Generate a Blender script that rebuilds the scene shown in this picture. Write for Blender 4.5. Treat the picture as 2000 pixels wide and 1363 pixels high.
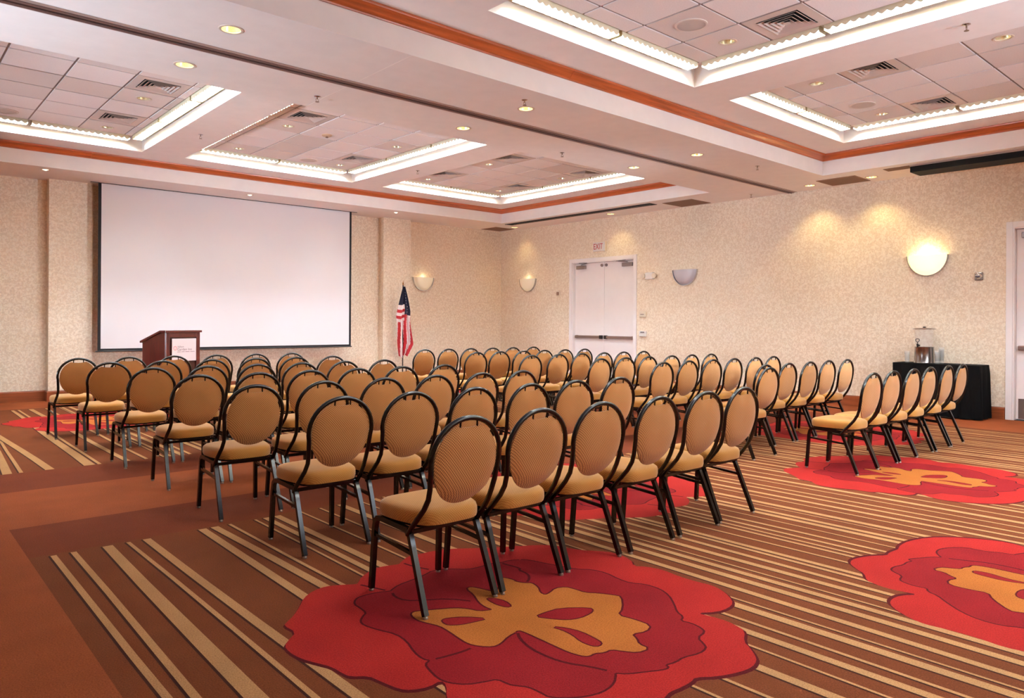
import bpy, bmesh, math, random
from mathutils import Vector, Matrix
from mathutils.geometry import delaunay_2d_cdt
PI = math.pi
for o in list(bpy.data.objects):
    bpy.data.objects.remove(o)
scene = bpy.context.scene
C = scene.collection

# ------------------------------------------------------------------ camera
FPX, YAW, ROLL, CX, CY, CH = 1427.366, math.radians(48.48), math.radians(0.343), 1000.0, 628.485, 1.34
_F = Vector((math.cos(YAW), math.sin(YAW), 0)); _R = Vector((math.sin(YAW), -math.cos(YAW), 0)); _U = Vector((0, 0, 1))
_R2 = _R * math.cos(ROLL) + _U * math.sin(ROLL); _U2 = _U * math.cos(ROLL) - _R * math.sin(ROLL)
cam = bpy.data.cameras.new('camera'); camo = bpy.data.objects.new('camera', cam); C.objects.link(camo)
cam.sensor_width = 36.0; cam.sensor_fit = 'HORIZONTAL'; cam.lens = FPX / 2000 * 36
cam.shift_x = 0.0; cam.shift_y = -(1363 / 2 - CY) / 2000
cam.clip_start = 0.05; cam.clip_end = 100
m = Matrix.Identity(4)
for i, v in enumerate((_R2, _U2, -_F, Vector((0, 0, CH)))):
    for r in range(3): m[r][i] = v[r]
camo.matrix_world = m
scene.camera = camo

def floor_pt(u, v, z=0.0):
    d = _F + _R2 * ((u - CX) / FPX) - _U2 * ((v - CY) / FPX)
    t = (z - CH) / d.z
    return (d.x * t, d.y * t)

# ------------------------------------------------------------------ light and exposure
w = bpy.data.worlds.new('world'); scene.world = w; w.use_nodes = True
w.node_tree.nodes['Background'].inputs[0].default_value = (1, 0.93, 0.9, 1)
w.node_tree.nodes['Background'].inputs[1].default_value = 0.02
vs = scene.view_settings
vs.view_transform = 'Standard'; vs.look = 'None'; vs.gamma = 1; vs.use_curve_mapping = False
vs.exposure = 1.6
scene.cycles.use_denoising = True
scene.cycles.max_bounces = 9
scene.cycles.diffuse_bounces = 7
scene.cycles.sample_clamp_indirect = 6.0
TUBE = 100.0            # cove tubes
def area_light(name, loc, target, size, power, color):
    l = bpy.data.lights.new(name, 'AREA'); l.shape = 'DISK'; l.size = size; l.energy = power; l.color = color
    o = bpy.data.objects.new(name, l); C.objects.link(o); o.location = loc
    o.rotation_euler = (Vector(target) - Vector(loc)).to_track_quat('-Z', 'Y').to_euler()
    return o
def spot_light(name, loc, target, ang, power, color, blend=0.5, rad=0.05):
    l = bpy.data.lights.new(name, 'SPOT'); l.spot_size = math.radians(ang); l.spot_blend = blend
    l.energy = power; l.color = color; l.shadow_soft_size = rad
    o = bpy.data.objects.new(name, l); C.objects.link(o); o.location = loc
    o.rotation_euler = (Vector(target) - Vector(loc)).to_track_quat('-Z', 'Y').to_euler()
    return o
# the photographer's flash and bounce heads, plus two added fill spots
spot_light('flash_head', (7.6, -2.0, 2.1), (8.6, 11.0, 1.7), 84, 300, (0.72, 0.86, 1.0), 0.9, 0.22)
spot_light('bounce_flash', (-3.2, 6.2, 1.2), (2.6, 6.7, 3.62), 62, 560, (0.72, 0.86, 1.0), 1.0, 0.25)
spot_light('added_fill_far', (-3.8, 9.9, 0.9), (6.6, 10.3, 3.75), 56, 480, (0.72, 0.86, 1.0), 1.0, 0.25)  # added unseen fill that brightens the ceiling over the back coffers
spot_light('added_fill_right', (10.6, 0.7, 1.5), (5.2, 13.7, 2.2), 40, 700, (0.72, 0.86, 1.0), 1.0, 0.12)  # added unseen fill that brightens the screen and back wall
spot_light('bounce_flash_rear', (5.5, -2.2, 1.4), (4.8, -1.6, 3.62), 130, 850, (0.72, 0.86, 1.0), 1.0, 0.25)

# ------------------------------------------------------------------ helpers
def lin(c):
    return tuple((x / 255 / 12.92) if x / 255 <= 0.04045 else ((x / 255 + 0.055) / 1.055) ** 2.4 for x in c)
MATS = {}
def mat(name, col, rough=0.6, metal=0.0, var=0.0, scale=20.0, bump=0.0, bscale=200.0, emit=None, estr=0.0, trans=0.0, coat=0.0, sheen=0.0, spec=0.5, stretch=None):
    if name in MATS: return MATS[name]
    M = bpy.data.materials.new(name); M.use_nodes = True; MATS[name] = M
    nt = M.node_tree; b = nt.nodes['Principled BSDF']
    c = lin(col)
    b.inputs['Base Color'].default_value = (*c, 1)
    b.inputs['Roughness'].default_value = rough; b.inputs['Metallic'].default_value = metal
    b.inputs['Specular IOR Level'].default_value = spec
    if coat: b.inputs['Coat Weight'].default_value = coat; b.inputs['Coat Roughness'].default_value = 0.12
    if sheen: b.inputs['Sheen Weight'].default_value = sheen
    if trans: b.inputs['Transmission Weight'].default_value = trans
    if emit: b.inputs['Emission Color'].default_value = (*lin(emit), 1); b.inputs['Emission Strength'].default_value = estr
    tc = nt.nodes.new('ShaderNodeTexCoord'); src = tc.outputs['Object']
    if stretch:
        mp = nt.nodes.new('ShaderNodeMapping'); mp.inputs['Scale'].default_value = stretch
        nt.links.new(src, mp.inputs[0]); src = mp.outputs[0]
    if var:
        n = nt.nodes.new('ShaderNodeTexNoise'); n.inputs['Scale'].default_value = scale; n.inputs['Detail'].default_value = 4
        nt.links.new(src, n.inputs['Vector'])
        r = nt.nodes.new('ShaderNodeValToRGB'); r.color_ramp.elements[0].position = 0.3; r.color_ramp.elements[1].position = 0.7
        r.color_ramp.elements[0].color = (*[x * (1 - var) for x in c], 1)
        r.color_ramp.elements[1].color = (*[min(1, x * (1 + var)) for x in c], 1)
        nt.links.new(n.outputs[0], r.inputs[0]); nt.links.new(r.outputs[0], b.inputs['Base Color'])
    if bump:
        n2 = nt.nodes.new('ShaderNodeTexNoise'); n2.inputs['Scale'].default_value = bscale; n2.inputs['Detail'].default_value = 2
        nt.links.new(src, n2.inputs['Vector'])
        bp = nt.nodes.new('ShaderNodeBump'); bp.inputs['Strength'].default_value = bump; bp.inputs['Distance'].default_value = 0.01
        nt.links.new(n2.outputs[0], bp.inputs['Height']); nt.links.new(bp.outputs[0], b.inputs['Normal'])
    return M

def wallpaper():
    M = bpy.data.materials.new('wallpaper'); M.use_nodes = True; nt = M.node_tree; b = nt.nodes['Principled BSDF']
    tc = nt.nodes.new('ShaderNodeTexCoord')
    n = nt.nodes.new('ShaderNodeTexNoise'); n.inputs['Scale'].default_value = 25; n.inputs['Detail'].default_value = 1.5; n.inputs['Distortion'].default_value = 0.9
    nt.links.new(tc.outputs['Object'], n.inputs['Vector'])
    r = nt.nodes.new('ShaderNodeValToRGB'); e = r.color_ramp.elements
    e[0].position = 0.46; e[1].position = 0.56
    e[0].color = (*lin((231, 210, 184)), 1); e[1].color = (*lin((244, 228, 206)), 1)
    nt.links.new(n.outputs[0], r.inputs[0])
    n2 = nt.nodes.new('ShaderNodeTexNoise'); n2.inputs['Scale'].default_value = 46; n2.inputs['Detail'].default_value = 1
    nt.links.new(tc.outputs['Object'], n2.inputs['Vector'])
    r2 = nt.nodes.new('ShaderNodeValToRGB'); r2.color_ramp.elements[0].position = 0.35; r2.color_ramp.elements[1].position = 0.65
    r2.color_ramp.elements[0].color = (0.9, 0.9, 0.9, 1)
    nt.links.new(n2.outputs[0], r2.inputs[0])
    mx = nt.nodes.new('ShaderNodeMix'); mx.data_type = 'RGBA'; mx.blend_type = 'MULTIPLY'; mx.inputs[0].default_value = 1
    nt.links.new(r.outputs[0], mx.inputs[6]); nt.links.new(r2.outputs[0], mx.inputs[7])
    nt.links.new(mx.outputs[2], b.inputs['Base Color']); b.inputs['Roughness'].default_value = 0.65
    return M

def carpet(name, col):
    M = bpy.data.materials.new(name); M.use_nodes = True; nt = M.node_tree; b = nt.nodes['Principled BSDF']
    tc = nt.nodes.new('ShaderNodeTexCoord'); c = lin(col)
    n = nt.nodes.new('ShaderNodeTexNoise'); n.inputs['Scale'].default_value = 160; n.inputs['Detail'].default_value = 3
    nt.links.new(tc.outputs['Object'], n.inputs['Vector'])
    r = nt.nodes.new('ShaderNodeValToRGB'); r.color_ramp.elements[0].position = 0.3; r.color_ramp.elements[1].position = 0.72
    r.color_ramp.elements[0].color = (*[x * 0.72 for x in c], 1); r.color_ramp.elements[1].color = (*[min(1, x * 1.22) for x in c], 1)
    nt.links.new(n.outputs[0], r.inputs[0])
    n3 = nt.nodes.new('ShaderNodeTexNoise'); n3.inputs['Scale'].default_value = 3.0; n3.inputs['Detail'].default_value = 3
    nt.links.new(tc.outputs['Object'], n3.inputs['Vector'])
    r3 = nt.nodes.new('ShaderNodeValToRGB'); r3.color_ramp.elements[0].color = (0.86, 0.86, 0.86, 1); r3.color_ramp.elements[0].position = 0.3; r3.color_ramp.elements[1].position = 0.7
    nt.links.new(n3.outputs[0], r3.inputs[0])
    mx = nt.nodes.new('ShaderNodeMix'); mx.data_type = 'RGBA'; mx.blend_type = 'MULTIPLY'; mx.inputs[0].default_value = 1
    nt.links.new(r.outputs[0], mx.inputs[6]); nt.links.new(r3.outputs[0], mx.inputs[7])
    nt.links.new(mx.outputs[2], b.inputs['Base Color'])
    b.inputs['Roughness'].default_value = 0.95; b.inputs['Specular IOR Level'].default_value = 0.1
    bp = nt.nodes.new('ShaderNodeBump'); bp.inputs['Strength'].default_value = 0.35; bp.inputs['Distance'].default_value = 0.008
    nt.links.new(n.outputs[0], bp.inputs['Height']); nt.links.new(bp.outputs[0], b.inputs['Normal'])
    return M

def fabric(name, base, dark, pitch, amt):
    # small diagonal dot weave
    M = bpy.data.materials.new(name); M.use_nodes = True; nt = M.node_tree; b = nt.nodes['Principled BSDF']
    tc = nt.nodes.new('ShaderNodeTexCoord'); N = nt.nodes.new; L = nt.links.new
    sep = N('ShaderNodeSeparateXYZ'); L(tc.outputs['Object'], sep.inputs[0])
    def mth(op, a, bb=None):
        q = N('ShaderNodeMath'); q.operation = op
        for k, x in enumerate((a, bb)):
            if x is None: continue
            if isinstance(x, (int, float)): q.inputs[k].default_value = x
            else: L(x, q.inputs[k])
        return q.outputs[0]
    k = 2 * PI / pitch
    yz = mth('ADD', sep.outputs[1], sep.outputs[2])
    s1 = mth('SINE', mth('MULTIPLY', sep.outputs[0], k))
    s2 = mth('SINE', mth('MULTIPLY', yz, k))
    h = mth('MULTIPLY', s1, s2)
    r = N('ShaderNodeValToRGB'); r.color_ramp.elements[0].position = 0.42; r.color_ramp.elements[1].position = 0.62
    cb, cd = lin(base), lin(dark)
    r.color_ramp.elements[0].color = (*cb, 1); r.color_ramp.elements[1].color = (*[x * (1 - amt) + y * amt for x, y in zip(cb, cd)], 1)
    L(mth('ADD', mth('MULTIPLY', h, 0.5), 0.5), r.inputs[0]); L(r.outputs[0], b.inputs['Base Color'])
    b.inputs['Roughness'].default_value = 0.75; b.inputs['Sheen Weight'].default_value = 0.25; b.inputs['Specular IOR Level'].default_value = 0.3
    bp = N('ShaderNodeBump'); bp.inputs['Strength'].default_value = 0.25; bp.inputs['Distance'].default_value = 0.002
    L(h, bp.inputs['Height']); bp.invert = True; L(bp.outputs[0], b.inputs['Normal'])
    return M

def wood(name, col, axis_scale):
    M = bpy.data.materials.new(name); M.use_nodes = True; nt = M.node_tree; b = nt.nodes['Principled BSDF']
    tc = nt.nodes.new('ShaderNodeTexCoord'); mp = nt.nodes.new('ShaderNodeMapping'); mp.inputs['Scale'].default_value = axis_scale
    nt.links.new(tc.outputs['Object'], mp.inputs[0])
    n = nt.nodes.new('ShaderNodeTexNoise'); n.inputs['Scale'].default_value = 3; n.inputs['Detail'].default_value = 6; n.inputs['Distortion'].default_value = 0.6
    nt.links.new(mp.outputs[0], n.inputs['Vector'])
    c = lin(col); r = nt.nodes.new('ShaderNodeValToRGB'); r.color_ramp.elements[0].position = 0.3; r.color_ramp.elements[1].position = 0.7
    r.color_ramp.elements[0].color = (*[x * 0.72 for x in c], 1); r.color_ramp.elements[1].color = (*[min(1, x * 1.22) for x in c], 1)
    nt.links.new(n.outputs[0], r.inputs[0]); nt.links.new(r.outputs[0], b.inputs['Base Color'])
    b.inputs['Roughness'].default_value = 0.32; b.inputs['Coat Weight'].default_value = 0.3; b.inputs['Coat Roughness'].default_value = 0.15
    return M

class MB:
    def __init__(s): s.v = []; s.f = []; s.mi = []
    def add(s, vs_, fs, mi=0):
        k = len(s.v); s.v += [tuple(p) for p in vs_]
        for f in fs: s.f.append([i + k for i in f]); s.mi.append(mi)
        return s
    def box(s, x0, x1, y0, y1, z0, z1, mi=0):
        if x0 > x1: x0, x1 = x1, x0
        if y0 > y1: y0, y1 = y1, y0
        if z0 > z1: z0, z1 = z1, z0
        vs_ = [(x, y, z) for z in (z0, z1) for y in (y0, y1) for x in (x0, x1)]
        return s.add(vs_, [(0, 2, 3, 1), (4, 5, 7, 6), (0, 1, 5, 4), (2, 6, 7, 3), (0, 4, 6, 2), (1, 3, 7, 5)], mi)
    def tube(s, path, rad, n=8, square=False, cap=True, mi=0, up=None):
        P = [Vector(p) for p in path]; rads = rad if isinstance(rad, (list, tuple)) else [rad] * len(P)
        rings = []; prev = None
        for i, p in enumerate(P):
            t = (P[min(i + 1, len(P) - 1)] - P[max(i - 1, 0)]).normalized()
            if prev is None:
                a = Vector(up) if up else (Vector((1, 0, 0)) if abs(t.x) < 0.9 else Vector((0, 1, 0)))
            else: a = prev
            a = (a - t * a.dot(t)).normalized(); bb = t.cross(a); prev = a
            if square:
                q = rads[i]; ring = [p + a * q + bb * q, p - a * q + bb * q, p - a * q - bb * q, p + a * q - bb * q]
            else:
                ring = [p + (a * math.cos(2 * PI * j / n) + bb * math.sin(2 * PI * j / n)) * rads[i] for j in range(n)]
            rings.append(ring)
        k = len(rings[0]); vs_ = [v for r in rings for v in r]; fs = []
        for i in range(len(rings) - 1):
            for j in range(k):
                fs.append((i * k + j, i * k + (j + 1) % k, (i + 1) * k + (j + 1) % k, (i + 1) * k + j))
        if cap: fs.append(tuple(reversed(range(k)))); fs.append(tuple(range((len(rings) - 1) * k, len(rings) * k)))
        return s.add(vs_, fs, mi)
    def lathe(s, prof, n=24, mi=0, c=(0, 0, 0), cap=False):
        vs_ = []; fs = []
        for (r, z) in prof:
            for j in range(n):
                a = 2 * PI * j / n; vs_.append((c[0] + r * math.cos(a), c[1] + r * math.sin(a), c[2] + z))
        for i in range(len(prof) - 1):
            for j in range(n):
                fs.append((i * n + j, i * n + (j + 1) % n, (i + 1) * n + (j + 1) % n, (i + 1) * n + j))
        if cap: fs.append(tuple(reversed(range(n)))); fs.append(tuple(range((len(prof) - 1) * n, len(prof) * n)))
        return s.add(vs_, fs, mi)
    def mesh(s, name, mats, smooth=False, recalc=True):
        me = bpy.data.meshes.new(name); me.from_pydata(s.v, [], s.f)
        for mm in (mats if isinstance(mats, (list, tuple)) else [mats]): me.materials.append(mm)
        me.polygons.foreach_set('material_index', s.mi)
        if recalc:
            bm = bmesh.new(); bm.from_mesh(me); bmesh.ops.recalc_face_normals(bm, faces=bm.faces); bm.to_mesh(me); bm.free()
        if smooth:
            me.polygons.foreach_set('use_smooth', [True] * len(me.polygons))
            try: me.set_sharp_from_angle(angle=math.radians(40))
            except Exception: pass
        me.update()
        return me
    def build(s, name, mats, parent=None, smooth=False, recalc=True):
        return link(name, s.mesh(name, mats, smooth, recalc), parent)
def link(name, me, parent=None, loc=None, rot=None):
    o = bpy.data.objects.new(name, me); C.objects.link(o)
    if parent is not None: o.parent = parent
    if loc is not None: o.location = loc
    if rot is not None: o.rotation_euler = rot
    return o
def bevel(o, wd=0.003, seg=2):
    md = o.modifiers.new('bevel', 'BEVEL'); md.width = wd; md.segments = seg; md.limit_method = 'ANGLE'
    return o
def tag(o, label=None, cat=None, group=None, kind=None):
    if label: o['label'] = label
    if cat: o['category'] = cat
    if group: o['group'] = group
    if kind: o['kind'] = kind
    return o
def thing(name, label, cat, loc=(0, 0, 0), rz=0.0, group=None):
    o = bpy.data.objects.new(name, None); C.objects.link(o); o.empty_display_size = 0.1
    o.location = loc; o.rotation_euler = (0, 0, rz)
    return tag(o, label, cat, group)
def copy_tree(o, parent=None):
    c = o.copy(); C.objects.link(c); c.parent = parent
    for ch in list(o.children): copy_tree(ch, c)
    return c
def ccw(p):
    a = sum(p[i][0] * p[(i + 1) % len(p)][1] - p[(i + 1) % len(p)][0] * p[i][1] for i in range(len(p)))
    return p if a > 0 else p[::-1]
def cdt(polys):
    """polys: [(points, tag)], later ones lie on top; returns verts, triangles, tag of each triangle"""
    V, Fc = [], []
    for pts, _ in polys:
        pts = ccw(list(pts)); k = len(V); V += [Vector(p) for p in pts]; Fc.append(list(range(k, k + len(pts))))
    ov, oe, of, a, b, oid = delaunay_2d_cdt(V, [], Fc, 1, 1e-5)
    tg = [polys[max(ids)][1] if ids else None for ids in oid]
    return ov, of, tg
def circle(x, y, r, n=20): return [(x + r * math.cos(2 * PI * i / n), y + r * math.sin(2 * PI * i / n)) for i in range(n)]
def rect(x0, x1, y0, y1): return [(x0, y0), (x1, y0), (x1, y1), (x0, y1)]
def text_mesh(body, size, matl, name, extrude=0.0, shear=0.0):
    cu = bpy.data.curves.new('t', 'FONT'); cu.body = body; cu.size = size; cu.extrude = extrude; cu.align_x = 'CENTER'; cu.align_y = 'CENTER'; cu.shear = shear
    ob = bpy.data.objects.new('t', cu); C.objects.link(ob)
    me = bpy.data.meshes.new_from_object(ob.evaluated_get(bpy.context.evaluated_depsgraph_get()))
    bpy.data.objects.remove(ob); bpy.data.curves.remove(cu)
    me.name = name; me.materials.clear(); me.materials.append(matl)
    return me

# ------------------------------------------------------------------ materials
WALL = wallpaper()
CEIL = mat('ceiling_paint', (240, 234, 232), 0.8, var=0.02, scale=6)
TILE = mat('ceiling_tile', (240, 234, 236), 0.9, var=0.04, scale=90, bump=0.3, bscale=300)
TILE2 = mat('aged_tile', (226, 216, 214), 0.9, var=0.04, scale=90, bump=0.3, bscale=300)
GRID = mat('ceiling_grid', (150, 132, 128), 0.6)  # bars are white; the shade of their recess is put into this darker colour
TRIM = wood('cherry_trim', (190, 98, 52), (0.5, 0.5, 14))
BASE = wood('cherry_base', (140, 72, 40), (0.6, 0.6, 12))
WHITE = mat('white_paint', (238, 230, 228), 0.45, var=0.015, scale=5)
BLACKM = mat('black_metal', (9, 7, 7), 0.22, spec=0.5)
CHROME = mat('chrome', (205, 200, 198), 0.16, 1.0)
STEEL = mat('brushed_steel', (160, 152, 150), 0.2, 1.0)
DARK = mat('dark_void', (12, 10, 10), 0.9)
BLACKC = mat('black_cloth', (7, 6, 7), 0.9, var=0.2, scale=30, spec=0.15)
SCREEN = mat('screen_fabric', (226, 220, 222), 0.9)
LOUV = mat('louver_aluminium', (228, 214, 176), 0.35, 0.5)
GOLDR = mat('gold_reflector', (252, 242, 206), 0.22, 0.75)
LIPM = mat('reflector_lip', (238, 228, 200), 0.5)
TUBEM = mat('fluorescent_tube', (255, 250, 235), 0.5, emit=(222, 236, 250), estr=TUBE)
LAMPM = mat('warm_lamp', (255, 244, 210), 0.5, emit=(255, 228, 170), estr=8)
LAMPD = mat('dim_lamp', (255, 244, 220), 0.5, emit=(255, 232, 190), estr=1.2)
PLAST = mat('ivory_plastic', (222, 206, 184), 0.5)
PLASTW = mat('white_plastic', (226, 220, 214), 0.45)
GREY = mat('grey_plastic', (120, 110, 108), 0.5)

# ------------------------------------------------------------------ room dimensions
XR, YB, XL, YF = 12.09, 14.08, -4.0, -3.2
ZS, ZU, ZT = 3.62, 3.93, 4.12
TRAYS = {'back': (-3.0, 11.04, 7.28, 12.85), 'near': (-3.0, 11.04, -0.3, 5.27)}
WELLS = {'back left': (0.22, 3.19, 7.90, 12.24), 'back middle': (3.82, 6.81, 7.90, 12.24), 'back right': (7.47, 10.49, 7.90, 12.24),
         'near middle': (3.87, 6.82, 0.35, 4.70), 'near right': (7.51, 10.48, 0.35, 4.70)}

# ------------------------------------------------------------------ floor with woven pattern
random.seed(7)
CARP = [carpet('carpet_rust', (138, 70, 38)), carpet('carpet_brown', (109, 56, 30)), carpet('carpet_band', (110, 50, 29)),
        carpet('carpet_dark_edge', (58, 28, 20)), carpet('carpet_tan', (176, 132, 88)), carpet('flower_maroon', (78, 11, 17)),
        carpet('flower_red', (156, 34, 31)), carpet('flower_crimson', (130, 23, 28)), carpet('flower_orange', (168, 98, 42))]
PLAIN, BROWN, BAND, EDGE, TAN, MAROON, RED, CRIM, ORANGE = range(9)
fl = [(rect(XL, XR, YF, YB + .01), PLAIN), (rect(0.69, 10.75, -2.6, 4.85), BROWN), (rect(0.69, 10.75, 7.58, 12.95), BROWN),
      (rect(0.69, 10.75, 4.85, 5.58), BAND), (rect(0.69, 10.75, 6.78, 7.58), BAND)]
def stripe(xa, xb, wa, wb, y0, y1):
    n = 9; Ls, Rs, Ds = [], [], []
    ph = random.random() * 6
    for i in range(n):
        t = i / (n - 1); y = y0 + (y1 - y0) * t
        x = xa + (xb - xa) * t + 0.006 * math.sin(ph + t * 9); wd = wa + (wb - wa) * t
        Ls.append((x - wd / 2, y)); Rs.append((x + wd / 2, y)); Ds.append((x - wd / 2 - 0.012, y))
    fl.append((Ds + Ls[::-1], EDGE)); fl.append((Ls + Rs[::-1], TAN))  # dark woven line along one side of each tan stripe
first = [(0.80, 0.82, .03, .03), (0.90, 0.885, .03, .035), (1.085, 1.03, .055, .10), (1.19, 1.215, .022, .03), (1.295, 1.33, .045, .05), (1.62, 1.60, .05, .045), (1.70, 1.78, .05, .05), (1.80, 1.86, .02, .03)]
for (zone, y0, y1) in (('near', 4.82, -1.8), ('back', 7.6, 12.85)):
    x = 0.8
    if zone == 'near':
        for a, b_, wa, wb in first: stripe(a, b_ - (a - b_) * 1.2, wa, wb, y0, y1)
        x = 1.93
    else:
        for a, b_, wa, wb in ((.93, 1.2, .07, .03), (1.02, 1.28, .03, .02), (1.24, 1.06, .07, .05), (1.55, 1.62, .09, .04), (1.63, 1.7, .03, .03)): stripe(a, b_, wa, wb, y0, y1)
        x = 1.8
    while x < 10.6:
        wd = random.choice([.016, .022, .03, .04, .05]); x += random.choice([.03, .045, .07, .09, .12])
        d = random.uniform(-.02, .03)
        stripe(x + wd / 2, x + wd / 2 + d, wd, wd * random.uniform(.7, 1.3), y0, y1)
        x += wd + .012
A_ = lambda pts: [floor_pt(540 + x / 4.1667, 1050 + y / 4.1667) for x, y in pts]
B_ = lambda pts: [floor_pt(1000 + x / 4, 1040 + y / 4) for x, y in pts]
PXS = lambda pts: [floor_pt(x, y) for x, y in pts]
def chaikin(p, closed=True):
    q = []; n = len(p)
    for i in range(n if closed else n - 1):
        a, b = p[i], p[(i + 1) % n]
        q += [(a[0] * .75 + b[0] * .25, a[1] * .75 + b[1] * .25), (a[0] * .25 + b[0] * .75, a[1] * .25 + b[1] * .75)]
    return q
outer = A_([(60, 715), (80, 690), (135, 640), (190, 560), (220, 490), (300, 430), (400, 395), (500, 385), (640, 378), (660, 375), (690, 320), (760, 270), (830, 240), (920, 225), (1000, 215), (1010, 200), (1070, 150), (1180, 130), (1260, 110), (1400, 90), (1600, 85), (1800, 80)]) \
    + B_([(0, 106), (80, 105), (180, 97), (330, 98), (440, 122), (560, 138), (700, 145), (800, 158), (930, 210), (950, 262), (1050, 265), (1180, 290), (1300, 340), (1450, 385), (1560, 410), (1640, 450), (1700, 500), (1728, 550), (1690, 590), (1600, 620), (1440, 628), (1560, 655), (1680, 690), (1760, 730), (1820, 770), (1810, 850), (1860, 900), (1900, 960), (1912, 1000), (1880, 1050), (1780, 1090), (1600, 1125), (1430, 1130), (1400, 1165), (1330, 1205), (1230, 1245), (1200, 1280)]) \
    + PXS([(1285, 1375), (1240, 1400), (1150, 1425), (1050, 1428), (960, 1415), (890, 1392), (872, 1363)]) \
    + A_([(1385, 1200), (1340, 1160), (1240, 1215), (1100, 1240), (1000, 1232), (850, 1170), (750, 1125), (600, 1130), (540, 1105), (450, 1050), (330, 1020), (200, 985), (100, 930), (65, 880), (100, 830), (160, 768)])
crim = A_([(640, 540), (650, 500), (700, 475), (830, 445), (930, 437), (950, 420), (1000, 385), (1110, 345), (1200, 310), (1280, 265), (1400, 255), (1560, 260), (1660, 240), (1750, 210), (1830, 205), (1900, 185), (2000, 180)]) \
    + B_([(50, 212), (130, 215), (250, 240), (330, 255), (500, 288), (620, 290), (730, 315), (830, 365), (920, 395), (1040, 405), (1150, 440), (1220, 490), (1260, 560), (1280, 620), (1330, 655), (1310, 690), (1400, 710), (1470, 745), (1500, 775), (1440, 820), (1490, 870), (1510, 900), (1460, 940), (1330, 970), (1270, 1010), (1190, 1030), (1220, 1055), (1160, 1070), (1060, 1080), (900, 1100), (800, 1092), (800, 1120), (790, 1170), (740, 1220), (650, 1260), (500, 1285), (300, 1285), (220, 1240), (130, 1200), (30, 1190)]) \
    + A_([(1900, 1190), (1800, 1145), (1700, 1165), (1550, 1190), (1400, 1175), (1320, 1140), (1250, 1070), (1220, 1030), (1260, 995), (1200, 985), (1130, 930), (1070, 840), (980, 780), (830, 745), (720, 710), (690, 680), (710, 640), (740, 610), (690, 570)])
orange = A_([(1100, 630), (1110, 605), (1180, 595), (1300, 585), (1450, 572), (1560, 580), (1650, 600), (1740, 590), (1760, 583), (1700, 560), (1650, 525), (1610, 460), (1550, 415), (1580, 400), (1660, 415), (1760, 440), (1815, 420), (1825, 330), (1860, 325), (1950, 350)]) \
    + B_([(0, 375), (60, 390), (110, 395), (150, 392), (200, 425), (215, 470), (260, 488), (300, 470), (340, 435), (420, 425), (480, 440), (570, 470), (680, 475), (800, 490), (850, 500), (860, 590), (820, 645), (960, 680), (1080, 725), (1050, 770), (930, 790), (970, 830), (985, 870), (1070, 905), (980, 935), (880, 925), (770, 910), (720, 935), (640, 940), (600, 965), (540, 960), (440, 930), (330, 880), (200, 820), (100, 775), (50, 760), (0, 785)]) \
    + A_([(1960, 760), (1880, 800), (1820, 860), (1760, 885), (1650, 880), (1560, 860), (1480, 810), (1400, 755), (1330, 715), (1220, 690), (1150, 670)])
slits = [A_([(1350, 670), (1390, 655), (1530, 645), (1720, 657), (1600, 685), (1500, 705), (1400, 710), (1360, 690)]),
         A_([(1710, 490), (1780, 495), (1860, 515), (1910, 555), (1880, 565), (1800, 545), (1740, 515)]),
         B_([(185, 655), (260, 625), (380, 590), (610, 588), (630, 605), (610, 630), (530, 665), (430, 680), (300, 670)]),
         B_([(310, 735), (420, 745), (540, 775), (640, 825), (700, 860), (680, 885), (630, 885), (540, 850), (480, 800), (400, 760)])]
lines = [A_([(940, 440), (960, 480), (1050, 512), (1200, 508), (1400, 495), (1640, 522)]),
         A_([(1260, 995), (1400, 960), (1520, 925), (1600, 890)]),
         B_([(40, 770), (60, 830), (150, 910), (300, 980), (430, 1020), (600, 1045), (790, 1088)]),
         A_([(1830, 205), (1860, 215), (1990, 250)]) + B_([(50, 290), (125, 322), (138, 360), (110, 392)]),
         A_([(660, 378), (760, 400), (930, 437)]), A_([(1010, 200), (1120, 235), (1280, 265)])]
def grow(p, d):
    p = ccw(p); q = []; n = len(p)
    for i in range(n):
        a, b, c = Vector(p[i - 1]), Vector(p[i]), Vector(p[(i + 1) % n])
        t = (c - a); 
        if t.length < 1e-6: q.append(tuple(b)); continue
        t.normalize(); q.append((b.x + t.y * d, b.y - t.x * d))
    return q
def strip(p, wd):
    l, r = [], []
    for i in range(len(p)):
        a = Vector(p[max(i - 1, 0)]); c = Vector(p[min(i + 1, len(p) - 1)]); t = (c - a).normalized(); b = Vector(p[i])
        l.append((b.x - t.y * wd / 2, b.y + t.x * wd / 2)); r.append((b.x + t.y * wd / 2, b.y - t.x * wd / 2))
    return l + r[::-1]
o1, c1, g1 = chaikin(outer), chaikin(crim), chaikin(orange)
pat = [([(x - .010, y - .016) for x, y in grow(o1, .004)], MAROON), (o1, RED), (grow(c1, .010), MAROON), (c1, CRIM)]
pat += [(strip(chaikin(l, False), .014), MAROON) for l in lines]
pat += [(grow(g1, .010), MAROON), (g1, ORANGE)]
for s_ in slits:
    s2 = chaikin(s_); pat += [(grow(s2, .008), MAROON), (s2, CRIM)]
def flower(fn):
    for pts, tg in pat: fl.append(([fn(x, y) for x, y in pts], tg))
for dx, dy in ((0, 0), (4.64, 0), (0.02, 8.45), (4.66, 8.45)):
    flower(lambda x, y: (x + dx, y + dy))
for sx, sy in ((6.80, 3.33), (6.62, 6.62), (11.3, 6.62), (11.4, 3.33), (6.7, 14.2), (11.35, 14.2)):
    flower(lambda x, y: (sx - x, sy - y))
ov, of, tg = cdt(fl)
fm = MB(); fm.v = [(v.x, v.y, 0.0) for v in ov]
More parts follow.
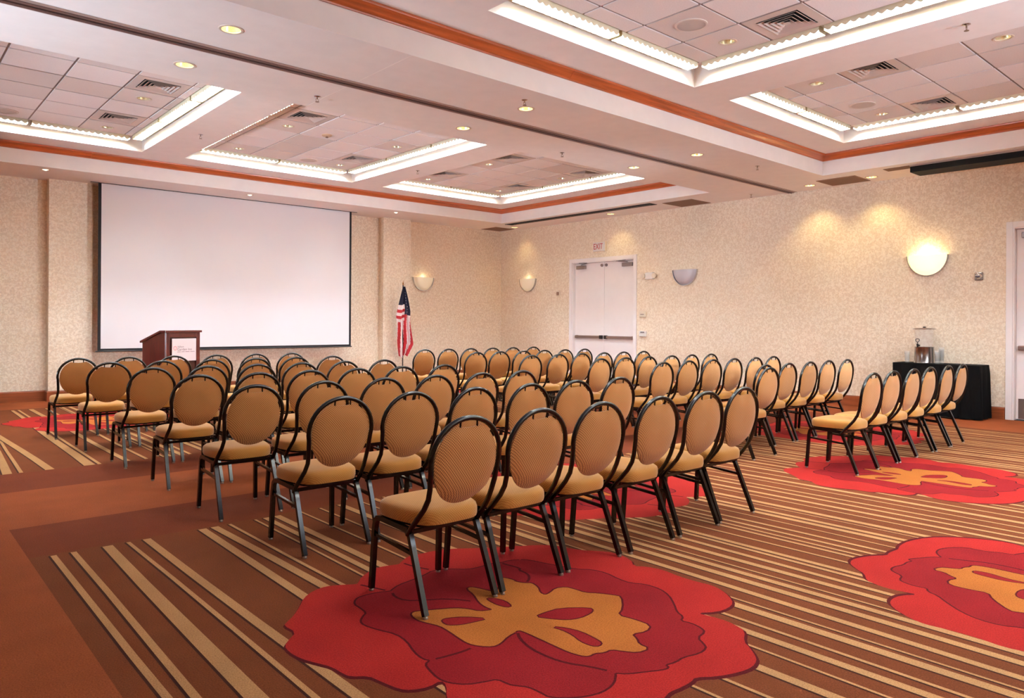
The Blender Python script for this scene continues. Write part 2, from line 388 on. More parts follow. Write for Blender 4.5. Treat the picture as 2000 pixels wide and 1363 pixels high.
for f, t_ in zip(of, tg):
    if t_ is None: continue
    cx_ = sum(ov[i].x for i in f) / 3; cy_ = sum(ov[i].y for i in f) / 3
    fm.f.append(list(f)); fm.mi.append(t_)
floor = fm.build('floor', CARP, recalc=False)
tag(floor, 'rust and brown striped carpet with large red woven flowers', kind='structure')

# ------------------------------------------------------------------ ceiling
DOWN_SOFFIT = [(2.14, 5.76, 'middle beam, near row, first from the left'), (2.13, 6.84, 'middle beam, far row, first from the left'), (5.28, 5.76, 'middle beam, near row, second from the left'),
               (5.27, 6.84, 'middle beam, far row, second from the left'), (8.43, 5.76, 'middle beam, near row, third from the left'), (8.45, 6.86, 'middle beam, far row, third from the left'),
               (11.66, 5.78, 'soffit by the right wall, end of the middle beam'), (11.68, 4.80, 'soffit by the right wall, beside the black case'),
               (11.72, 13.16, 'soffit in the far right corner of the room'), (11.72, 10.13, 'soffit above the white double door')]
EYES = [(2.05, 13.07, 'soffit left of the projection screen'), (5.23, 13.12, 'soffit above the projection screen'), (8.33, 13.1, 'soffit above the wall strip by the flag')]
GR = [(11.37, 11.92, 13.44, 13.96, 'far right corner'), (11.39, 11.97, 7.90, 8.52, 'soffit right of the double door'), (11.38, 11.92, 4.94, 5.51, 'soffit between two downlights by the right wall')]
cb = MB()
pl = [(rect(XL, XR + .0, YF, YB + .0), 'p')]
for t_ in TRAYS.values(): pl.append((rect(*t_), None))
for x, y, _ in DOWN_SOFFIT: pl.append((circle(x, y, .075), None))
for x, y, _ in EYES: pl.append((circle(x, y, .045, 14), None))
for x0, x1, y0, y1, _ in GR: pl.append((rect(x0, x1, y0, y1), None))
ov, of, tg = cdt(pl)
cb.add([(v.x, v.y, ZS) for v in ov], [f for f, t_ in zip(of, tg) if t_ == 'p'])
for k, (x0, x1, y0, y1) in TRAYS.items():
    pl = [(rect(x0, x1, y0, y1), 'p')] + [(rect(*w_), None) for n_, w_ in WELLS.items() if n_.startswith(k)]
    ov, of, tg = cdt(pl); cb.add([(v.x, v.y, ZU) for v in ov], [f for f, t_ in zip(of, tg) if t_ == 'p'])
    P = [(x0, y0), (x1, y0), (x1, y1), (x0, y1)]
    for i in range(4):
        a, b = P[i], P[(i + 1) % 4]; cb.add([(*a, ZS), (*b, ZS), (*b, ZU), (*a, ZU)], [(0, 1, 2, 3)])
for w_ in WELLS.values():
    P = rect(*w_)
    for i in range(4):
        a, b = P[i], P[(i + 1) % 4]; cb.add([(*a, ZU), (*b, ZU), (*b, ZT + .04), (*a, ZT + .04)], [(0, 1, 2, 3)])
    cb.add([(*p, ZT + .04) for p in P], [(0, 1, 2, 3)])
ceiling = cb.build('ceiling', CEIL, recalc=False)
tag(ceiling, 'white painted ceiling with deep beams and tiled coffers', kind='structure')
for yy0, yy1 in ((5.275, 6.19), (6.40, 7.275)):
    MB().box(3.50, 3.507, yy0, yy1, ZS - .0012, ZS - .0003).build('joint_strip', mat('joint_strip', (250, 244, 240), .6), ceiling)
# crown boards of each tray
def crown(name, tray, label):
    x0, x1, y0, y1 = tray
    prof = [(0, 3.836), (.010, 3.836), (.014, 3.848), (.028, 3.856), (.040, 3.872), (.060, 3.898), (.082, 3.908), (.086, 3.918), (.086, 3.9295), (0, 3.9295)]
    root = bpy.data.objects.new(name, None); C.objects.link(root); tag(root, label, kind='structure')
    def board(fn, a, b, ca, cb_):
        mb = MB(); n = len(prof)
        vs_ = [fn(a + (p if ca else 0), p, z) for p, z in prof] + [fn(b - (p if cb_ else 0), p, z) for p, z in prof]
        fs = [(i, (i + 1) % n, n + (i + 1) % n, n + i) for i in range(n)] + [tuple(range(n)), tuple(range(2 * n - 1, n - 1, -1))]
        mb.add(vs_, fs).build('crown_board', TRIM, root, smooth=True)
    def run(fn, a, b):
        k = max(1, round((b - a) / 2.9)); e = [a + (b - a) * i / k for i in range(k + 1)]
        for i in range(k): board(fn, e[i] + (0 if i == 0 else .0015), e[i + 1] - (0 if i == k - 1 else .0015), i == 0, i == k - 1)
    g = .0006
    run(lambda s, p, z: (s, y1 - p - g, z), x0, x1); run(lambda s, p, z: (s, y0 + p + g, z), x0, x1)
    run(lambda s, p, z: (x1 - p - g, s, z), y0, y1); run(lambda s, p, z: (x0 + p + g, s, z), y0, y1)
crown('trim_1', TRAYS['back'], 'cherry wood crown moulding around the far ceiling tray')
crown('trim_2', TRAYS['near'], 'cherry wood crown moulding around the near ceiling tray')

# tiles
COLS = {'back left': 2.89, 'back middle': 6.60, 'back right': 10.29, 'near middle': 6.62, 'near right': 10.30}
ROW0 = {'back': 12.02, 'near': 4.28}
PX, PY = .605, .61
D_TILE = {'back left': [(2.59, 9.88), (2.59, 11.72)], 'back middle': [(4.48, 9.88), (4.48, 11.72), (6.29, 11.72), (6.29, 9.88)],
          'back right': [(8.18, 9.88), (8.18, 11.72), (9.99, 9.88), (9.99, 11.72)], 'near middle': [(6.32, 3.975)], 'near right': [(8.18, 3.975), (9.99, 3.975), (8.18, 2.14)]}
DIFF = {'back left': [(2.59, 9.27), (2.59, 11.11)], 'back middle': [(4.48, 9.27), (6.29, 11.11)], 'back right': [(8.18, 9.27), (8.18, 11.11), (9.99, 9.27), (9.99, 11.11)],
        'near middle': [(6.32, 3.36)], 'near right': [(8.18, 3.36), (9.99, 3.36)]}
SPK = {'back left': [(1.38, 11.72)], 'back middle': [(5.69, 11.72)], 'back right': [], 'near middle': [(5.71, 3.975)], 'near right': [(9.39, 3.975)]}
def tile_mesh(wx, wy, hole, name, m_):
    if not hole:
        return MB().box(-wx / 2, wx / 2, -wy / 2, wy / 2, -.022, 0).mesh(name, m_)
    ov, of, tg = cdt([(rect(-wx / 2, wx / 2, -wy / 2, wy / 2), 'p'), (circle(0, 0, .07), None)])
    mb = MB().add([(v.x, v.y, -.022) for v in ov], [f for f, t_ in zip(of, tg) if t_ == 'p'])
    P = rect(-wx / 2, wx / 2, -wy / 2, wy / 2)
    for i in range(4):
        a, b = P[i], P[(i + 1) % 4]; mb.add([(*a, -.022), (*b, -.022), (*b, 0), (*a, 0)], [(0, 1, 2, 3)])
    return mb.mesh(name, m_, recalc=False)
TM = {}
for wn, (x0, x1, y0, y1) in WELLS.items():
    xs = []; x = COLS[wn]
    while x > x0 + .1: xs.append(x); x -= PX
    ys = []; y = ROW0[wn.split()[0]]
    while y > y0 + .1: ys.append(y); y -= PY
    xe = [x1] + xs + [x0]; ye = [y1] + ys + [y0]
    if xe[-2] - xe[-1] < .14: pass
    gb = MB()
    for x in xs: gb.box(x - .012, x + .012, y0 + .01, y1 - .01, ZT - .012, ZT - .002)
    for y in ys: gb.box(x0 + .01, x1 - .01, y - .012, y + .012, ZT - .013, ZT - .003)
    gb.build('grid_bar', GRID, ceiling)
    for i in range(len(xe) - 1):
        for j in range(len(ye) - 1):
            a1, a0 = xe[i], xe[i + 1]; b1, b0 = ye[j], ye[j + 1]
            if i == 0: a1 -= .195
            if i == len(xe) - 2: a0 += .195
            if j == 0: b1 -= .195
            if j == len(ye) - 2: b0 += .195
            wx, wy = a1 - a0 - .026, b1 - b0 - .026
            if wx < .03 or wy < .03: continue
            cxx, cyy = (a0 + a1) / 2, (b0 + b1) / 2
            if any(abs(cxx - p) < .2 and abs(cyy - q) < .2 for p, q in DIFF[wn]): continue
            hole = any(abs(cxx - p) < .2 and abs(cyy - q) < .2 for p, q in D_TILE[wn])
            aged = hole or random.random() < .22
            key = (round(wx, 3), round(wy, 3), hole, aged)
            if key not in TM: TM[key] = tile_mesh(wx, wy, hole, 'ceiling_tile', TILE2 if aged else TILE)
            link('ceiling_tile', TM[key], ceiling, (cxx, cyy, ZT - random.choice([0, 0, 0, .002])))

# ------------------------------------------------------------------ walls
wb = MB()
xp = [(XL, YB), (2.23, YB), (2.23, YB - .2), (2.86, YB - .2), (2.86, YB), (8.51, YB), (8.51, YB - .2), (9.22, YB - .2), (9.22, YB), (XR, YB)]
for a, b in zip(xp[:-1], xp[1:]): wb.add([(*a, 0), (*b, 0), (*b, ZS), (*a, ZS)], [(0, 1, 2, 3)])
tag(wb.build('wall_back', WALL, recalc=False), 'beige mottled wallpaper wall with two shallow pilasters behind the screen', kind='structure')
D1 = (9.79, 11.60, 2.70); D2 = (1.20, 3.04, 2.72)
wr = MB()
ov, of, tg = cdt([(rect(YF, YB, 0, ZS), 'p'), (rect(D1[0], D1[1], 0, D1[2]), None), (rect(D2[0], D2[1], 0, D2[2]), None)])
wr.add([(XR, v.x, v.y) for v in ov], [f for f, t_ in zip(of, tg) if t_ == 'p'])
for d in (D1, D2):
    wr.add([(XR, d[0], 0), (XR + .2, d[0], 0), (XR + .2, d[0], d[2]), (XR, d[0], d[2])], [(0, 1, 2, 3)])
    wr.add([(XR, d[1], 0), (XR + .2, d[1], 0), (XR + .2, d[1], d[2]), (XR, d[1], d[2])], [(0, 1, 2, 3)])
    wr.add([(XR, d[0], d[2]), (XR + .2, d[0], d[2]), (XR + .2, d[1], d[2]), (XR, d[1], d[2])], [(0, 1, 2, 3)])
    wr.add([(XR + .2, d[0], 0), (XR + .2, d[1], 0), (XR + .2, d[1], d[2]), (XR + .2, d[0], d[2])], [(0, 1, 2, 3)])
tag(wr.build('wall_right', WALL, recalc=False), 'long beige mottled wallpaper wall with two white doors', kind='structure')
tag(MB().add([(XL, YF, 0), (XL, YB, 0), (XL, YB, ZS), (XL, YF, ZS)], [(0, 1, 2, 3)]).build('wall_left', WALL, recalc=False), 'beige wallpaper wall left of the frame', kind='structure')
tag(MB().add([(XL, YF, 0), (XR, YF, 0), (XR, YF, ZS), (XL, YF, ZS)], [(0, 1, 2, 3)]).build('wall_front', WALL, recalc=False), 'beige wallpaper wall behind the viewer', kind='structure')
bb = MB(); hb, tb = .172, .018
def base_run(mb, a, b, n):
    # a,b points on the wall line; n = inward normal
    q = lambda p, d, z: (p[0] + n[0] * d, p[1] + n[1] * d, z)
    prof = [(0, 0), (tb, 0), (tb, hb - .02), (tb * .6, hb - .012), (tb * .5, hb), (0, hb)]
    k = len(prof); vs_ = [q(a, d, z) for d, z in prof] + [q(b, d, z) for d, z in prof]
    mb.add(vs_, [(i, (i + 1) % k, k + (i + 1) % k, k + i) for i in range(k)] + [tuple(range(k)), tuple(range(2 * k - 1, k - 1, -1))])
for a, b in zip(xp[:-1], xp[1:]):
    if a[1] == b[1]: base_run(bb, (a[0] - (tb if a[1] < YB else 0), a[1]), (b[0] + (tb if a[1] < YB else 0), b[1]), (0, -1))
    else: base_run(bb, a, b, (-1 if a[1] > b[1] else 1, 0))
tag(bb.build('baseboard_back', BASE), 'cherry wood baseboard under the screen wall', kind='structure')
br = MB(); base_run(br, (XR, D1[1] + .07), (XR, YB), (-1, 0)); base_run(br, (XR, D2[1] + .075), (XR, D1[0] - .07), (-1, 0))
tag(br.build('baseboard_right', BASE), 'cherry wood baseboard along the right wall', kind='structure')

# ------------------------------------------------------------------ doors
def door(name, d, label, leaves, near_hinge):
    y0, y1, zt = d
    root = bpy.data.objects.new(name, None); C.objects.link(root); root.location = (XR, 0, 0); tag(root, label, kind='structure')
    f = MB(); cw = .07
    f.box(-.018, 0, y0 - cw, y0 + .012, 0, zt + cw); f.box(-.018, 0, y1 - .012, y1 + cw, 0, zt + cw); f.box(-.018, 0, y0 + .012, y1 - .012, zt - .012, zt + cw)
    f.box(0, .16, y0 + .0005, y0 + .03, 0, zt - .0005); f.box(0, .16, y1 - .03, y1 - .0005, 0, zt - .0005); f.box(0, .16, y0 + .03, y1 - .03, zt - .03, zt - .0005)
    bevel(f.build('door_frame', WHITE, root), .004)
    w_ = (y1 - y0 - .06)
    for i in range(leaves):
        a = y0 + .032 + i * w_ / leaves; b = y0 + .03 + (i + 1) * w_ / leaves - .003
        lf = bevel(MB().box(.085, .13, a, b, .012, zt - .033).build('door_leaf', WHITE, root), .002)
        pb = MB(); pb.box(.035, .062, a + .03, b - .03, .985, 1.045); pb.box(.06, .085, a + .03, a + .09, .98, 1.05); pb.box(.06, .085, b - .10, b - .03, .98, 1.05)
        bevel(pb.build('panic_bar', mat('panic_bar', (150, 128, 120), .35, .7), lf), .006)
        e = MB(); ys_ = b if i == 0 else a
        s_ = -1 if i == 0 else 1
        e.box(.03, .085, ys_ + s_ * .028, ys_ + s_ * .10, .975, 1.055)
        bevel(e.build('latch_case', mat('latch_case', (60, 50, 48), .4, .6), lf), .004)
        # closer: body on leaf, arm to the head
        hinge = a if i == 0 else b; s2 = 1 if i == 0 else -1
        cz = zt - .115
        bevel(MB().box(.03, .085, hinge + s2 * .07, hinge + s2 * .34, cz - .045, cz + .035).build('closer_body', mat('closer', (150, 138, 136), .35, .8), lf), .006)
        MB().tube([(.06, hinge + s2 * .2, cz + .05), (-.02, hinge + s2 * .45, cz + .075), (-.01, hinge + s2 * .2, cz + .085)], .009, 8).build('closer_arm', mat('closer', (150, 138, 136), .35, .8), lf)
        if leaves == 2:
            k = MB().lathe([(0.001, .0), (.03, .0), (.035, .012), (.03, .03), (.001, .032)], 14)
            k.v = [(.085 - z, ys_ + s_ * .06 + x, zt - .10 + y) for x, y, z in k.v]
            k.build('top_bolt', mat('closer', (150, 138, 136), .35, .8), lf, smooth=True)
        else:
            MB().box(.081, .0855, a + .02, b - .02, .02, .30).build('kick_plate', mat('kick_plate', (128, 112, 106), .4, .6), lf)
    return root
door('door_1', D1, 'white double door with brown panic bars under the exit sign', 2, 1)
door('door_2', D2, 'white door with kick plate at the right edge', 2, 1)
for ch in [c for o in bpy.data.objects if o.name == 'door_2' for c in o.children]:
    if ch.name.startswith('door_leaf'):
        ys_ = [v.co.y for v in ch.data.vertices]
        MB().box(.081, .0855, min(ys_) + .03, max(ys_) - .03, .02, .30).build('kick_plate', mat('kick_plate', (128, 112, 106), .4, .6), ch)

# ------------------------------------------------------------------ folding partition track, grilles, screen cases
t = thing('partition_track', 'brown metal track of the folding partition along the middle beam', 'track', (0, 6.31, ZS))
MB().box(-3.9, XR - .02, -.055, .06, -.010, -.0006).build('track_channel', mat('track_brown', (132, 104, 98), .4, .5), t)
MB().box(-3.9, XR - .02, -.012, .010, -.016, -.010).build('track_slot', mat('track_dark', (78, 54, 50), .5, .3), t)
MB().box(-3.9, XR - .02, -.100, -.058, -.006, -.0006).build('track_flange', mat('track_light', (182, 160, 152), .4, .4), t)
MB().box(-3.9, XR - .02, .045, .058, -.014, -.010).build('track_lip', mat('track_lip', (168, 142, 136), .4, .4), t)
GRM = mat('return_grille', (148, 116, 96), .7)
for x0, x1, y0, y1, lb in GR:
    t = thing('return_air_grille', 'square tan return air grille in the ' + lb, 'vent', ((x0 + x1) / 2, (y0 + y1) / 2, ZS), group='return air grilles along the right soffit')
    hx, hy = (x1 - x0) / 2, (y1 - y0) / 2
    f = MB(); f.box(-hx - .02, hx + .02, -hy - .02, -hy, -.008, -.0006); f.box(-hx - .02, hx + .02, hy, hy + .02, -.008, -.0006); f.box(-hx - .02, -hx, -hy, hy, -.008, -.0006); f.box(hx, hx + .02, -hy, hy, -.008, -.0006)
    f.build('grille_frame', GRM, t)
    MB().box(-hx, hx, -hy, hy, .03, .035).build('duct_back', mat('duct_back', (70, 52, 44), .9), t)
    n = 14; sl = MB().box(-hx, hx, -.004, .004, -.012, .012).mesh('slat', GRM)
    for i in range(n): link('slat', sl, t, (0, -hy + (i + .5) * 2 * hy / n, 0), (math.radians(35), 0, 0))
t = thing('recessed_screen_slot', 'long black roll-down screen slot in the soffit left of the tan grille', 'screen case', (11.31, 10.8, ZS))
MB().box(-.10, .11, -2.1, 2.12, -.006, -.0006).build('slot_box', DARK, t)
for dx in (-.03, .045): MB().box(dx, dx + .012, -2.05, 1.9, -.016, -.006).build('slot_rail', CHROME, t)
MB().box(-.112, -.10, -2.1, 2.12, -.012, -.0006).build('slot_edge', mat('slot_edge', (40, 32, 30), .6), t)
t = thing('screen_case', 'black roll-down screen case hanging from the soffit near the right door', 'screen case', (11.42, 3.0, ZS))
bevel(MB().box(-.19, .19, -1.8, 1.08, -.10, -.0006).build('case_body', mat('case_black', (5, 5, 6), .6, spec=.2), t), .004)
MB().box(-.196, -.19, -1.8, 1.08, -.02, -.0006).build('case_trim', CHROME, t)
MB().box(-.2, .0, 1.09, 1.45, -.005, -.0006).build('open_slot', mat('slot_tan', (120, 92, 74), .8), t)

# ------------------------------------------------------------------ cove light fixtures
BAFF = MB().box(-.0015, .0015, .060, .186, -.066, -.030).mesh('baffle', LOUV)
FIXM = {}
def fixture(L):
    key = round(L, 2)
    if key in FIXM: return FIXM[key]
    h = MB(); h.box(0, L, .056, .190, -.008, -.001);  h.box(0, L, .056, .059, -.066, -.008); h.box(-.002, 0, .056, .190, -.066, -.001); h.box(L, L + .002, .056, .190, -.066, -.001)
    tb_ = MB().tube([(.03, .105, -.024), (L - .03, .105, -.024)], .0125, 10)
    k = int(L / .075); lv = MB()
    for q in range(k):                       # scalloped reflector lip on the room side
        a = q * L / k; w_ = L / k; n_ = 6
        zb = [-.050 - .022 * math.sin(PI * i / n_) for i in range(n_ + 1)]
        h.add([(a + w_ * i / n_, yy, z) for yy in (.187, .190) for i in range(n_ + 1) for z in (-.008, zb[i])],
              [(o + 2 * i, o + 2 * i + 1, o + 2 * i + 3, o + 2 * i + 2) for o in (0, 2 * n_ + 2) for i in range(n_)], 1)
    for q in range(1, k): lv.box(q * L / k - .0015, q * L / k + .0015, .060, .186, -.066, -.030)
    FIXM[key] = (h.mesh('housing', [LOUV, LIPM], recalc=False), tb_.mesh('fluorescent_tube', TUBEM, smooth=True), lv.mesh('louver', LOUV))
    return FIXM[key]
ORD = ['first', 'second', 'third']
def cove(wn, side, n, full):
    x0, x1, y0, y1 = WELLS[wn]
    ln = (x1 - x0) if side in ('far', 'near') else (y1 - y0)
    m_ = .22; L = (ln - 2 * m_ - (n - 1) * .05) / n
    word = {'far': 'screen side', 'right': 'right side', 'left': 'left side', 'near': 'viewer side'}[side]
    for i in range(n):
        s = m_ + i * (L + .05)
        if side == 'far': loc, rz = (x0 + s + L, y1, ZT), PI
        elif side == 'near': loc, rz = (x0 + s, y0, ZT), 0
        elif side == 'right': loc, rz = (x1, y0 + s, ZT), PI / 2
        else: loc, rz = (x0, y0 + s + L, ZT), -PI / 2
        num = {'far': ['left', 'right'], 'near': ['left', 'right'], 'right': ['nearest', 'middle', 'farthest'], 'left': ['nearest', 'middle', 'farthest']}[side][i]
        t = thing('cove_light', '%s louvered fluorescent strip on the %s of the %s coffer' % (num, word, wn), 'light fixture', loc, rz, 'louvered strips lighting the ceiling coffers')
        h, tb_, lv = fixture(L)
        link('housing', h, t); link('fluorescent_tube', tb_, t)
        if full:
            k = int(L / .075)
            for j in range(1, k): link('baffle', BAFF, t, (j * L / k, 0, 0))
        else: link('louver', lv, t)
for wn in WELLS:
    cove(wn, 'far', 2, True); cove(wn, 'right', 3, True); cove(wn, 'near', 2, False); cove(wn, 'left', 3, False)

# ------------------------------------------------------------------ downlights, diffusers, speakers, sprinklers
RING = MB().lathe([(.069, .004), (.069, -.004), (.076, -.007), (.088, -.004), (.090, -.0006), (.076, -.0006)], 28).mesh('trim_ring', mat('ring_white', (214, 198, 182), .4), smooth=True)
CONE = MB().lathe([(.070, .0), (.062, .04), (.05, .085), (.046, .10)], 28).mesh('reflector', GOLDR, smooth=True)
LAMPON = MB().lathe([(.0005, .072), (.022, .074), (.034, .084), (.046, .10)], 20).mesh('lamp', LAMPM, smooth=True)
LAMPDI = MB().lathe([(.0005, .072), (.022, .074), (.034, .084), (.046, .10)], 20).mesh('lamp', LAMPD, smooth=True)
def downlight(x, y, z, label, on=True, s=1.0, group='recessed downlights'):
    t = thing('recessed_downlight', label, 'downlight', (x, y, z), 0, group); t.scale = (s, s, s)
    link('trim_ring', RING, t); link('reflector', CONE, t); link('lamp', LAMPON if on else LAMPDI, t)
    return t
for k, (x, y, lb) in enumerate(DOWN_SOFFIT):
    downlight(x, y, ZS, 'round recessed downlight in the ' + lb, True, 1.05, 'downlights in the white soffits')
for x, y, p in ((11.66, 5.78, 12), (11.68, 4.80, 12), (11.72, 13.16, 3.5), (11.72, 10.13, 4.5)):
    spot_light('downlight_lamp', (x, y, ZS - .01), (x + .03, y, 0), 104, p, (1, .80, .34), .7, .03)
EYE = MB().lathe([(.045, .004), (.046, -.004), (.062, -.004), (.064, -.0006)], 20).mesh('trim_ring', MATS['ring_white'], smooth=True)
EYEL = MB().lathe([(.0005, -.018), (.02, -.014), (.035, -.004), (.044, .01)], 18).mesh('lamp', LAMPD, smooth=True)
for x, y, lb in EYES:
    t = thing('eyeball_light', 'small round eyeball light in the ' + lb, 'downlight', (x, y, ZS), group='small eyeball lights above the screen wall')
    link('trim_ring', EYE, t); link('lamp', EYEL, t)
def place_word(x, y, pts):
    xs_ = sorted({round(p[0], 1) for p in pts}); ys_ = sorted({round(p[1], 1) for p in pts})
    a = '' if len(ys_) == 1 else ('near ' if round(y, 1) == ys_[0] else 'far ')
    b = '' if len(xs_) == 1 else ('left' if round(x, 1) == xs_[0] else 'right')
    return (a + b).strip()
for wn, pts in D_TILE.items():
    for x, y in pts:
        wd = place_word(x, y, pts)
        downlight(x, y, ZT - .022, ('glowing round downlight in the ' + (wd + ' tile' if wd else 'tile') + ' of the ' + wn + ' coffer'), True, 1.0, 'downlights set in ceiling tiles')
DIFM = mat('diffuser_white', (208, 192, 186), .5)
def ring_box(mb, o, i, z0, z1, slope=0.0):
    P = [(-o, -o), (o, -o), (o, o), (-o, o)]; Q = [(-i, -i), (i, -i), (i, i), (-i, i)]
    for k in range(4):
        a, b, c, d = P[k], P[(k + 1) % 4], Q[(k + 1) % 4], Q[k]
        mb.add([(*a, z0), (*b, z0), (*c, z0 + slope), (*d, z0 + slope), (*a, z1), (*b, z1), (*c, z1 + slope), (*d, z1 + slope)],
               [(0, 1, 2, 3), (4, 5, 6, 7), (0, 1, 5, 4), (2, 3, 7, 6)])
DF_PL = MB(); ring_box(DF_PL, .291, .20, -.022, -.002); DF_PL = DF_PL.mesh('face_frame', DIFM)
DF_BK = MB().box(-.2, .2, -.2, .2, .0, .004).mesh('throat', DARK)
DF_V = []
for k, o_ in enumerate((.19, .148, .106, .064)):
    mb = MB(); ring_box(mb, o_, o_ - .034, -.030, -.027, .022); DF_V.append(mb.mesh('vane', DIFM))
DF_C = MB().box(-.024, .024, -.024, .024, -.03, -.026).mesh('centre_plate', DIFM)
for wn, pts in DIFF.items():
    for x, y in pts:
        wd = place_word(x, y, pts)
        t = thing('air_diffuser', 'square louvered air diffuser, ' + (wd + ' one ' if wd else '') + 'in the ' + wn + ' coffer', 'vent', (x, y, ZT), group='square ceiling air diffusers')
        link('face_frame', DF_PL, t); link('throat', DF_BK, t); link('centre_plate', DF_C, t)
        for v in DF_V: link('vane', v, t)
SP_R = MB().lathe([(.150, -.0226), (.150, -.030), (.138, -.033), (.128, -.030)], 32).mesh('bezel', mat('speaker_bezel', (226, 214, 208), .5), smooth=True)
SP_G = MB().lathe([(.0005, -.0275), (.130, -.0275), (.130, -.0226)], 32).mesh('mesh_grille', mat('speaker_grille', (214, 200, 194), .7, bump=.6, bscale=500), smooth=True)
for wn, pts in SPK.items():
    for x, y in pts:
        t = thing('ceiling_speaker', 'round flush speaker grille in a tile of the ' + wn + ' coffer', 'speaker', (x, y, ZT), group='round ceiling speakers')
        link('bezel', SP_R, t); link('mesh_grille', SP_G, t)
t = thing('smoke_detector', 'small round detector under a tile of the back middle coffer', 'detector', (5.12, 9.95, ZT - .022))
MB().lathe([(.075, -.0006), (.075, -.014), (.055, -.028), (.03, -.03), (.0005, -.03)], 24).build('detector_body', mat('detector', (206, 178, 150), .5), t, smooth=True)
MB().lathe([(.02, -.0305), (.02, -.045), (.0005, -.047)], 14).build('detector_head', mat('detector_head', (120, 86, 70), .4), t, smooth=True)
SPR = [(3.43, 6.88, ZS, 'middle beam above the back middle coffer'), (5.06, 5.54, ZS, 'middle beam beside a downlight'), (9.67, 5.58, ZS, 'right end of the middle beam'),
       (11.72, 6.88, ZS, 'beam end against the right wall'), (7.01, 6.92, ZS, 'middle beam left of the folding track end'), (7.10, 2.13, ZU, 'rib between the two near coffers'),
       (3.50, 10.54, ZU, 'rib between back left and back middle coffers'), (7.10, 10.49, ZU, 'rib between back middle and back right coffers')]
S_E = MB().lathe([(.0005, -.0006), (.032, -.0006), (.032, -.005), (.012, -.010), (.0005, -.010)], 18).mesh('escutcheon', CHROME, smooth=True)
S_B = MB(); S_B.lathe([(.007, -.010), (.007, -.03)], 10); S_B.tube([(-.014, 0, -.028), (-.014, 0, -.045), (0, 0, -.056), (.014, 0, -.045), (.014, 0, -.028)], .0025, 6); S_B = S_B.mesh('sprinkler_body', mat('brass', (150, 128, 110), .35, .9))
S_D = MB().lathe([(.0005, -.056), (.020, -.056), (.020, -.059), (.0005, -.059)], 16).mesh('deflector', mat('brass', (150, 128, 110), .35, .9))
for x, y, z, lb in SPR:
    t = thing('sprinkler_head', 'small metal sprinkler head under the ' + lb, 'sprinkler', (x, y, z), group='ceiling sprinkler heads')
    link('escutcheon', S_E, t); link('sprinkler_body', S_B, t); link('deflector', S_D, t)

# ------------------------------------------------------------------ wall fittings
def wall_thing(name, label, cat, y, z, group=None):
    # local x runs along the wall to the right as seen, local y points into the room
    t = thing(name, label, cat, (XR, y, z), PI / 2, group); return t   # local +y -> -X, local +x -> +Y
SCON_R = .29
def sconce(loc, rz, label, mode):
    t = thing('wall_sconce', label, 'wall lamp', loc, rz, 'half-bowl wall sconces')
    n, k = 20, 8; mb = MB(); idx = {}
    for i in range(n + 1):
        a = PI + PI * i / n
        for j in range(k + 1):
            r = j / k; d = .016 + .115 * math.sqrt(max(0, 1 - r ** 2.4))
            mb.v.append((SCON_R * .95 * r * math.cos(a), d, SCON_R * 1.04 * r * math.sin(a))); idx[i, j] = len(mb.v) - 1
    for i in range(n):
        for j in range(k):
            f = [idx[i, j], idx[i + 1, j], idx[i + 1, j + 1], idx[i, j + 1]]
            mb.f.append(f); mb.mi.append(0)
    gm = {'off': mat('shade_off', (196, 190, 196), .35), 'dim': mat('shade_dim', (238, 226, 200), .35, emit=(255, 232, 190), estr=.05), 'on': mat('shade_on', (255, 246, 214), .4, emit=(255, 238, 192), estr=.32)}[mode]
    mb.build('glass_shade', gm, t, smooth=True)
    path = [(SCON_R * math.cos(PI + PI * i / 24), .03, SCON_R * 1.08 * math.sin(PI + PI * i / 24)) for i in range(25)]
    rim = MB(); outer = []; pr = [(-.0, .0), (.022, .0), (.022, .014), (.0, .014)]
    for i in range(25):
        a = PI + PI * i / 24; cx_, sz = math.cos(a), math.sin(a)
        for (o_, q) in ((.0, .001), (.0, .045), (-.011, .045), (-.011, .001)):
            rim.v.append(((SCON_R + o_) * cx_, q, (SCON_R * 1.08 + o_) * sz))
    for i in range(24):
        for j in range(4):
            rim.f.append([i * 4 + j, i * 4 + (j + 1) % 4, i * 4 + 4 + (j + 1) % 4, i * 4 + 4 + j]); rim.mi.append(0)
    rim.f += [[0, 1, 2, 3], [96, 97, 98, 99]]; rim.mi += [0, 0]
    rim.build('metal_rim', CHROME, t)
    MB().box(-.07, .07, .0005, .012, -.2, -.03).build('back_plate', WHITE, t)
    b = MB().lathe([(.0005, -.05), (.03, -.04), (.034, -.005), (.018, .03), (.0005, .036)], 14); b.v = [(x, y + .055, z - .09) for x, y, z in b.v]
    b.build('bulb', LAMPM if mode == 'on' else (LAMPD if mode == 'dim' else WHITE), t, smooth=True)
    if mode != 'off':
        l = bpy.data.lights.new('sconce_bulb', 'POINT'); l.energy = 1.2 if mode == 'on' else .12; l.color = (1, .86, .5); l.shadow_soft_size = .04
        o = bpy.data.objects.new('sconce_bulb', l); C.objects.link(o); o.parent = t; o.location = (0, .06, .03)
    return t
sconce((XR, 13.06, 2.385), PI / 2, 'dim half-bowl wall sconce left of the double door', 'dim')
sconce((XR, 8.51, 2.385), PI / 2, 'unlit grey half-bowl wall sconce right of the double door', 'off')
sconce((XR, 4.13, 2.385), PI / 2, 'brightly lit half-bowl wall sconce above the black table', 'on')
sconce((9.69, YB, 2.355), PI, 'faintly glowing half-bowl wall sconce right of the flag', 'dim')
